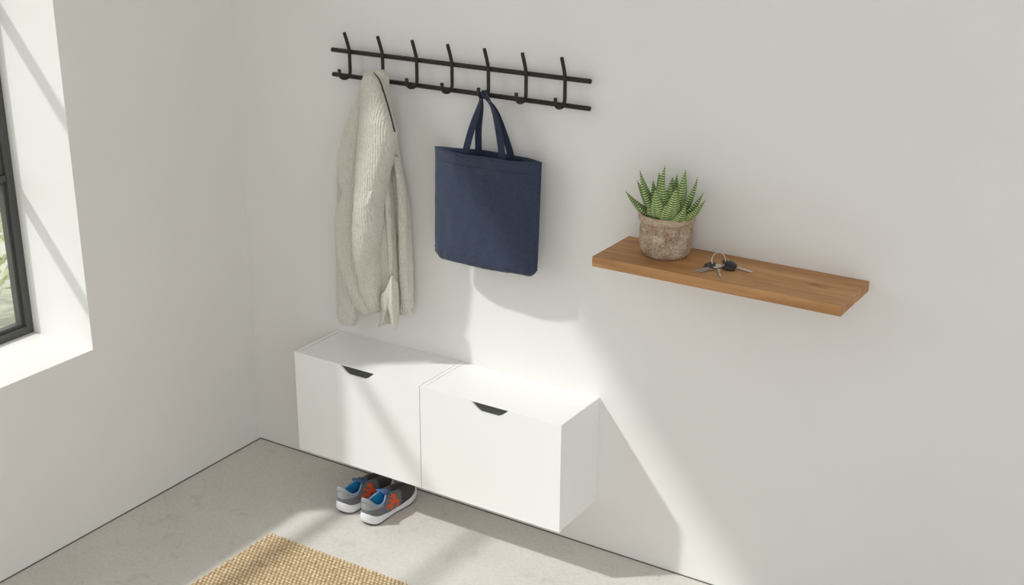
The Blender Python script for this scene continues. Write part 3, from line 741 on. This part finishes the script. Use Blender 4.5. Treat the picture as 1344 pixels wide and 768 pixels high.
# ------------------------------------------------------------------ running shoes
M['upper'] = fabric('grey_mesh_upper', srgb(96, 98, 102), srgb(118, 120, 124), 700, .5, .0008, .5, .9)
M['toe_dark'] = fabric('charcoal_mesh', srgb(60, 60, 60), srgb(78, 78, 76), 700, .5, .0008, .5, .9)
M['heel_grey'] = fabric('light_grey_heel', srgb(140, 142, 146), srgb(156, 158, 162), 700, .4, .0006, .5, .9)
M['midsole'] = mat('white_foam', srgb(228, 229, 231), .7, bump=.2, bscale=200, bdist=.0005)
M['outsole'] = mat('black_rubber', srgb(40, 41, 42), .8)
M['lining'] = fabric('blue_lining', srgb(26, 112, 160), srgb(52, 144, 190), 500, .4, .0006, .5, .9)
M['tongue'] = fabric('steel_blue_tongue', srgb(58, 92, 138), srgb(82, 120, 164), 500, .4, .0006, .5, .9)
M['binding'] = mat('pale_blue_binding', srgb(132, 164, 196), .8)
M['lace'] = mat('steel_blue_lace', srgb(66, 88, 122), .85, bump=.5, bscale=600)
M['orange'] = mat('orange_stripe', srgb(226, 92, 44), .6)
M['insole'] = mat('blue_insole', srgb(30, 84, 122), .9)
M['patch'] = mat('insole_print', srgb(206, 178, 160), .8)

L0 = .292
def outline(th):
    """closed plan outline (x,y): th=0 heel centre, pi toe, positive x = outer side"""
    # parametric by y with side sign
    t = th/(2*PI)
    if t <= .5: s = t*2; sg = 1
    else: s = (1-t)*2; sg = -1
    y = (1-math.cos(PI*s))/2
    wk = [(0, 0), (.012, .35), (.04, .62), (.09, .80), (.18, .90), (.32, .86), (.45, .88), (.6, 1.0), (.72, 1.04), (.82, .97), (.90, .80), (.955, .57), (.985, .33), (1, 0)]
    for (a, b), (c_, d_) in zip(wk, wk[1:]):
        if a <= y <= c_: w_ = b+(d_-b)*(y-a)/(c_-a); break
    if y < .2: w_ = .90*math.sqrt(max(0, 1-((.2-y)/.2)**2.3))
    elif y > .74: w_ = 1.04*math.sqrt(max(0, 1-((y-.74)/.26)**2.2))
    cx_ = -.010*math.sin(PI*min(1, max(0, (y-.3)/.7)))*.6
    hw = .0475*w_
    return Vector((sg*hw+cx_, y*L0, 0)), y
NT = 72
def rimpt(th):
    t = th/(2*PI)
    sg = 1 if t <= .5 else -1
    s = t*2 if t <= .5 else (1-t)*2
    # along the opening: heel -> side -> throat
    y = .035+(.61-.035)*(s**1.15)
    if y < .13: w_ = .030*math.sqrt(max(0, 1-((.13-y)/.095)**2))
    elif y < .30: w_ = .030+.002*math.sin((y-.13)/.17*PI)
    elif y < .40: w_ = .030+(.014-.030)*((y-.30)/.10)**.8
    else: w_ = .014-.006*((y-.40)/.21)
    if s > .985: w_ *= .5
    if s >= .9999: w_ = 0
    zk = [(.03, .112), (.06, .103), (.10, .087), (.16, .075), (.24, .072), (.30, .080), (.36, .091), (.42, .092), (.50, .083), (.56, .074), (.62, .066)]
    z = zk[-1][1]
    for (a, b), (c_, d_) in zip(zk, zk[1:]):
        if a <= y <= c_: z = b+(d_-b)*(y-a)/(c_-a); break
    if y < .03: z = .112
    return Vector((sg*w_, y*L0, z))
def soletop(y): return .034-.010*math.sin(PI*min(1, max(0, y)))+.002*math.cos(y*7)+(.014*((.12-y)/.12)**2 if y < .12 else 0)*.3
def solebot(y): return (.010*((.10-y)/.10)**1.5 if y < .10 else 0)+(.020*((y-.72)/.28)**1.7 if y > .72 else 0)
def upt(th, v, off=0):
    """point on the upper, v 0 sole .. 1 rim"""
    o_, y = outline(th); o_ = o_.copy(); o_.x *= .93; o_.y = (o_.y-L0*.5)*.965+L0*.5; o_.z = soletop(y)+solebot(y)-.003
    r_ = rimpt(th)
    front = max(0, (y-.55)/.45)
    ctl = Vector((o_.x*1.02, o_.y, o_.z+(r_.z-o_.z)*(.72 if front < .01 else .72+.12*front)))
    if y < .1: ctl.y -= .004
    p = o_*(1-v)**2+ctl*2*v*(1-v)+r_*v*v
    return p
def upn(th, v):
    e = 1e-3
    a = upt(min(th+e*6, 2*PI), v)-upt(max(th-e*6, 0), v); b = upt(th, min(1, v+e*6))-upt(th, max(0, v-e*6))
    n = a.cross(b)
    if n.length < 1e-12: return Vector((0, 0, 1))
    n.normalize(); o_ = upt(th, v); 
    if n.dot(Vector((o_.x, (o_.y-L0*.4)*.6, .04))) < 0: n = -n
    return n
def make_shoe(pos, rz, label, mirror=1):
    root = empty('running_shoe', pos, label, 'shoe', 'pair of grey running shoes', rz)
    mv = lambda p: Vector((p.x*mirror, p.y, p.z))
    ths = [2*PI*i/NT for i in range(NT)]
    # upper
    V, F = [], []; MV = 16
    for i in range(MV+1):
        for th in ths: V.append(mv(upt(th, i/MV)))
    for i in range(MV):
        for k in range(NT): F.append((i*NT+k, i*NT+(k+1) % NT, (i+1)*NT+(k+1) % NT, (i+1)*NT+k))
    up = link_mesh('upper', V, F, M['upper'], root)
    up.data.materials.append(M['toe_dark']); up.data.materials.append(M['heel_grey'])
    for p in up.data.polygons:
        c_ = p.center; yy = c_.y/L0
        if yy > .60+.25*(c_.z-.05): p.material_index = 1
        elif yy < .24 and c_.z > .068-yy*.02: p.material_index = 2
    sd = up.modifiers.new('solid', 'SOLIDIFY'); sd.thickness = .003; sd.offset = 0
    ss = up.modifiers.new('sub', 'SUBSURF'); ss.levels = ss.render_levels = 1
    # lining
    V, F = [], []
    prof = [(1.0, .0006, .0), (.985, .0045, -.004), (.93, .006, -.016), (.85, .0065, -.032), (.78, .008, -.048)]
    for (_, ins, dz) in prof:
        for th in ths:
            p = rimpt(th).copy(); c_ = Vector((0, max(.12, min(.5, p.y/L0))*L0, p.z)); d_ = c_-p; l_ = d_.length
            if l_ > 1e-6: p += d_*min(.9, ins/l_)
            zt = p.z+dz; p.z = max(zt, .030); V.append(mv(p))
    for i in range(len(prof)-1):
        for k in range(NT): F.append((i*NT+k, i*NT+(k+1) % NT, (i+1)*NT+(k+1) % NT, (i+1)*NT+k))
    li = link_mesh('lining', V, F, M['lining'], root); li['label'] = 'bright blue padded lining'
    sd = li.modifiers.new('solid', 'SOLIDIFY'); sd.thickness = .002; sd.offset = 0
    # insole
    V, F = [], []
    for i in range(7):
        f_ = i/6
        for th in ths:
            o_, y = outline(th); p = Vector((o_.x*.80*f_, (o_.y-L0*.5)*.90*f_+L0*.5, .031+.004*f_)); V.append(mv(p))
    for i in range(6):
        for k in range(NT): F.append((i*NT+k, i*NT+(k+1) % NT, (i+1)*NT+(k+1) % NT, (i+1)*NT+k))
    ins_ = link_mesh('insole', V, F, M['insole'], root)
    # binding round the opening
    V, F = tube([mv(rimpt(th)) for th in ths if .0 <= (th/(2*PI)) < .36 or th/(2*PI) > .64 or True], .0030, 8, closed=True)
    link_mesh('collar_binding', V, F, M['binding'], root)
    # tongue: padded blue slab standing out of the throat, pale label on its inner face
    TP = []
    for i in range(13):
        t = i/12; y = (.62-.29*t)*L0; z = .062+.046*t+.004*math.sin(PI*t); TP.append((y, z, .012+.012*t, .0035+.002*t))
    V, F = [], []
    for (y, z, w_, h_) in TP:
        for k in range(16):
            a = 2*PI*k/16; V.append(mv(Vector((w_*math.cos(a), y, z+h_*math.sin(a)-.25*w_*abs(math.cos(a))**2))))
    for i in range(12):
        for k in range(16): F.append((i*16+k, i*16+(k+1) % 16, (i+1)*16+(k+1) % 16, (i+1)*16+k))
    F.append(tuple(range(16))); F.append(tuple(range(12*16, 13*16)))
    tg = link_mesh('tongue', V, F, M['tongue'], root)
    V = [mv(Vector((x, y, z))) for x, y, z in ((.004, .335*L0, .1005), (.017, .345*L0, .096), (.016, .39*L0, .088), (.004, .39*L0, .092))]
    lb = link_mesh('tongue_label', V+[v+Vector((0, .001, .0012)) for v in V], [(0, 1, 2, 3), (7, 6, 5, 4), (0, 4, 5, 1), (1, 5, 6, 2), (2, 6, 7, 3), (3, 7, 4, 0)], M['patch'], tg, False)
    # laces: five crossings and a bow
    for i in range(5):
        t = i/4; y = (.57-.20*t)*L0; w_ = .018+.006*t; z0 = .073+.026*t
        P = [(-w_-.002, y, z0-.007), (-w_*.6, y+.002, z0+.001), (0, y+.003*(-1)**i, z0+.0045), (w_*.6, y-.002, z0+.001), (w_+.002, y-.002, z0-.007)]
        pts = [mv(Vector([float(c_) for c_ in q])) for q in catmull(P, 4)]
        link_mesh('lace', *tube(pts, .0026, 8), M['lace'], root)
    for sg in (1, -1):
        P = [(0, .42*L0, .099), (sg*.008, .435*L0, .102), (sg*.018, .45*L0, .095), (sg*.019, .43*L0, .092), (sg*.008, .415*L0, .097), (0, .42*L0, .099)]
        P2 = [(0, .42*L0, .099), (sg*.012, .41*L0, .099), (sg*.024, .42*L0, .088), (sg*.030, .44*L0, .078)]
        a_ = tube([mv(Vector([float(c_) for c_ in q])) for q in catmull(P, 4)], .0022, 8); b2 = tube([mv(Vector([float(c_) for c_ in q])) for q in catmull(P2, 4)], .0020, 8)
        link_mesh('lace_bow', *merge(a_, b2), M['lace'], root)
    # heel tab
    V, F = [], []
    for i in range(5):
        for k in range(9):
            th = (k-4)/4*.42; th = th % (2*PI); p = upt(th, .70+.30*i/4); n_ = upn(th, .7+.29*i/4); V.append(mv(p+n_*.0022+Vector((0, -.0015*i/4, .004*i/4))))
    for i in range(4):
        for k in range(8): F.append((i*9+k, i*9+k+1, (i+1)*9+k+1, (i+1)*9+k))
    ht = link_mesh('heel_tab', V, F, M['heel_grey'], root); sd = ht.modifiers.new('solid', 'SOLIDIFY'); sd.thickness = .003; sd.offset = 0
    # midsole and outsole
    def band(z0f, z1f, grow0, grow1, name, m, bulge=.0):
        V, F = [], []; n = 8
        for i in range(n+1):
            v = i/n
            for th in ths:
                o_, y = outline(th); g = grow0+(grow1-grow0)*v+bulge*math.sin(PI*v)
                c_ = Vector((0, L0*.5, 0)); d_ = o_-c_; l_ = d_.length; p = o_+d_*(g/l_)
                p.z = z0f(y)*(1-v)+z1f(y)*v; V.append(mv(p))
        for i in range(n):
            for k in range(NT): F.append((i*NT+k, i*NT+(k+1) % NT, (i+1)*NT+(k+1) % NT, (i+1)*NT+k))
        F.append(tuple(range(NT-1, -1, -1))); F.append(tuple(range(n*NT, (n+1)*NT)))
        return link_mesh(name, V, F, m, root)
    band(lambda y: solebot(y)+.005, lambda y: solebot(y)+soletop(y)+(.004 if y < .3 else .0), .000, -.0005, 'midsole', M['midsole'], .0035)
    band(lambda y: solebot(y)*.96, lambda y: solebot(y)+.0055, -.004, .0006, 'outsole', M['outsole'])
    # orange crossing stripes on both flanks
    def stripe(pts, w0, w1, flip):
        n = 12; V, F = [], []
        for i in range(n+1):
            t = i/n
            yv = [a+(b-a)*t for a, b in zip(pts[0], pts[1])] if len(pts) == 2 else [float((1-t)**2*pts[0][q]+2*t*(1-t)*pts[1][q]+t*t*pts[2][q]) for q in (0, 1)]
            w_ = w0+(w1-w0)*t
            for s_ in (-1, -.33, .33, 1):
                # stripe point in (theta, v); width in v or theta by direction
                d0 = (pts[-1][0]-pts[0][0], pts[-1][1]-pts[0][1]); 
                la = math.hypot(d0[0]*1.0, d0[1]*.6) or 1
                nx_, ny_ = -d0[1]*.6/la, d0[0]*1.0/la
                th = yv[0]+nx_*w_*s_*.5; v = yv[1]+ny_*w_*s_*1.0/.6*.6
                th_ = th if flip == 1 else 2*PI-th
                p = upt(th_, v); V.append(mv(p+upn(th_, v)*.0024))
        for i in range(n):
            for k in range(3): F.append((i*4+k, i*4+k+1, (i+1)*4+k+1, (i+1)*4+k))
        return V, F
    for flip in (1, -1):
        st = [stripe([(1.10, .40), (1.45, .36), (1.92, .80)], .03, .085, flip), stripe([(1.16, .56), (1.45, .54), (1.74, .34)], .03, .07, flip),
              stripe([(1.33, .12), (1.50, .45), (1.60, .88)], .085, .075, flip), stripe([(1.60, .10), (1.66, .40), (1.80, .84)], .085, .075, flip)]
        lg = link_mesh('side_stripes', *merge(*st), M['orange'], up); lg['label'] = 'orange crossing stripes'
        sd = lg.modifiers.new('solid', 'SOLIDIFY'); sd.thickness = .0012; sd.offset = 0
    return root
p1 = Vector((1.118*S, -.452*S, 0)); p2 = Vector((.938*S, -.428*S, 0))
make_shoe(p1, -.05, 'grey running shoe with orange side stripes, in front of its pair', 1)
make_shoe(p2, -.07, 'grey running shoe partly hidden, the one nearer the corner', -1)

# ------------------------------------------------------------------ jute rug
def jute():
    m, nt, b = new_mat('jute'); L = nt.links.new
    tc = node(nt, 'ShaderNodeTexCoord')
    n = node(nt, 'ShaderNodeTexNoise'); n.inputs['Scale'].default_value = 75; n.inputs['Detail'].default_value = 3; L(tc.outputs['Object'], n.inputs['Vector'])
    r = node(nt, 'ShaderNodeValToRGB'); e = r.color_ramp.elements
    e[0].position = .33; e[0].color = srgb(196, 172, 134); e[1].position = .66; e[1].color = srgb(232, 214, 182)
    L(n.outputs['Fac'], r.inputs['Fac'])
    # colour turns browner low between the knots
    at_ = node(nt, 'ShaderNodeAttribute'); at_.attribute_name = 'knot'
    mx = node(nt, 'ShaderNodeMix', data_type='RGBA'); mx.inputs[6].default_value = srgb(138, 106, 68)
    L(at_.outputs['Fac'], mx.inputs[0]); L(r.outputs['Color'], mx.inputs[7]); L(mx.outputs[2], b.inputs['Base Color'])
    n2 = node(nt, 'ShaderNodeTexNoise'); n2.inputs['Scale'].default_value = 600; L(tc.outputs['Object'], n2.inputs['Vector'])
    bp = node(nt, 'ShaderNodeBump'); bp.inputs['Strength'].default_value = .6; bp.inputs['Distance'].default_value = .001
    L(n2.outputs['Fac'], bp.inputs['Height']); L(bp.outputs['Normal'], b.inputs['Normal'])
    b.inputs['Roughness'].default_value = .95; b.inputs['Specular IOR Level'].default_value = .1
    return m
RW, RL, kx, ky = 1.056, .765, .0165, .0150
NXk, NYk = int(RW/kx), int(RL/ky); sub = 6
xs = np.arange(NXk*sub+1)/sub; ys = np.arange(NYk*sub+1)/sub
X, Y = np.meshgrid(xs, ys)
row = np.floor(Y+1e-6); fx = (X+.5*(row % 2)) % 1.0; fyy = (Y+1e-6) % 1.0
rng = np.random.RandomState(3); jit = rng.rand(NYk+2, NXk+3)
cell = jit[np.minimum(row.astype(int), NYk), np.floor(X+.5*(row % 2)).astype(int)]
hgt = np.sqrt(np.abs(np.sin(np.pi*fx)))*np.abs(np.sin(np.pi*fyy))**.6
Z = .003+.0075*hgt*(.8+.35*cell)
edge = (X == 0) | (Y == 0) | (X == xs[-1]) | (Y == ys[-1])
Z = np.where(edge, .001, Z)
VX = np.stack([X*kx+rng.normal(0, .0003, X.shape), -(Y*ky)+rng.normal(0, .0003, X.shape), Z], -1).reshape(-1, 3)
nc = X.shape[1]; idx = np.arange(X.size).reshape(X.shape)
Fq = np.stack([idx[:-1, :-1], idx[1:, :-1], idx[1:, 1:], idx[:-1, 1:]], -1).reshape(-1, 4)
me = bpy.data.meshes.new('jute_rug'); me.from_pydata(VX.tolist(), [], Fq.tolist()); me.update()
me.polygons.foreach_set('use_smooth', [True]*len(me.polygons))
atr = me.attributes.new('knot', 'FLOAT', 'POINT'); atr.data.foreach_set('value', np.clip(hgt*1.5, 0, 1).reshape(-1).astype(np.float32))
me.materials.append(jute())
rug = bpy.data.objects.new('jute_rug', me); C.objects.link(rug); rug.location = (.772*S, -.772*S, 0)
tag(rug, 'chunky woven natural jute rug lying on the concrete floor', 'rug')
sdm = rug.modifiers.new('solid', 'SOLIDIFY'); sdm.thickness = .001; sdm.offset = -1

# ------------------------------------------------------------------ light
sun_d = Vector((1.28, 1.0, -1.60)).normalized()
sl = bpy.data.lights.new('sun', 'SUN'); sl.energy = 1.75; sl.angle = math.radians(2.3); sl.color = (1, .99, .97)
so2 = bpy.data.objects.new('sun', sl); C.objects.link(so2); so2.rotation_euler = sun_d.to_track_quat('-Z', 'Y').to_euler(); so2.location = (-6, -5, 7)
W_ = bpy.data.worlds.new('world'); bpy.context.scene.world = W_; W_.use_nodes = True
nt = W_.node_tree; bg = nt.nodes['Background']
bg.inputs['Color'].default_value = (.965, .975, 1, 1); bg.inputs['Strength'].default_value = 1.17
pt = bpy.data.lights.new('window_daylight', 'AREA'); pt.shape = 'RECTANGLE'; pt.size = ZH; pt.size_y = -YL; pt.cycles.is_portal = True
po = bpy.data.objects.new('window_daylight', pt); C.objects.link(po)
po.location = (-WD-.07, (WY+WY2)/2, (WZ+WTOP)/2); po.rotation_euler = (0, -PI/2, 0)
for nm, lc, rt, sx_, sy_ in (('front_fill_portal', ((2.9+RX)/2, RY0-.02, CEIL/2), (PI/2, 0, 0), RX-2.9, CEIL), ('side_fill_portal', (RX+.08, (RY0-2.3)/2, CEIL/2), (PI/2, 0, PI/2), -2.3-RY0, CEIL)):  # portals in unseen wall openings, shaped to steer fill onto the left wall
    pt = bpy.data.lights.new(nm, 'AREA'); pt.shape = 'RECTANGLE'; pt.size = sx_; pt.size_y = sy_; pt.cycles.is_portal = True
    po = bpy.data.objects.new(nm, pt); C.objects.link(po); po.location = lc; po.rotation_euler = rt

sc = bpy.context.scene
sc.view_settings.view_transform = 'Standard'; sc.view_settings.look = 'None'; sc.view_settings.gamma = 1; sc.view_settings.use_curve_mapping = False
sc.view_settings.exposure = 0.55
sc.cycles.max_bounces = 12; sc.cycles.diffuse_bounces = 8; sc.cycles.use_denoising = True
sc.cycles.transparent_max_bounces = 16
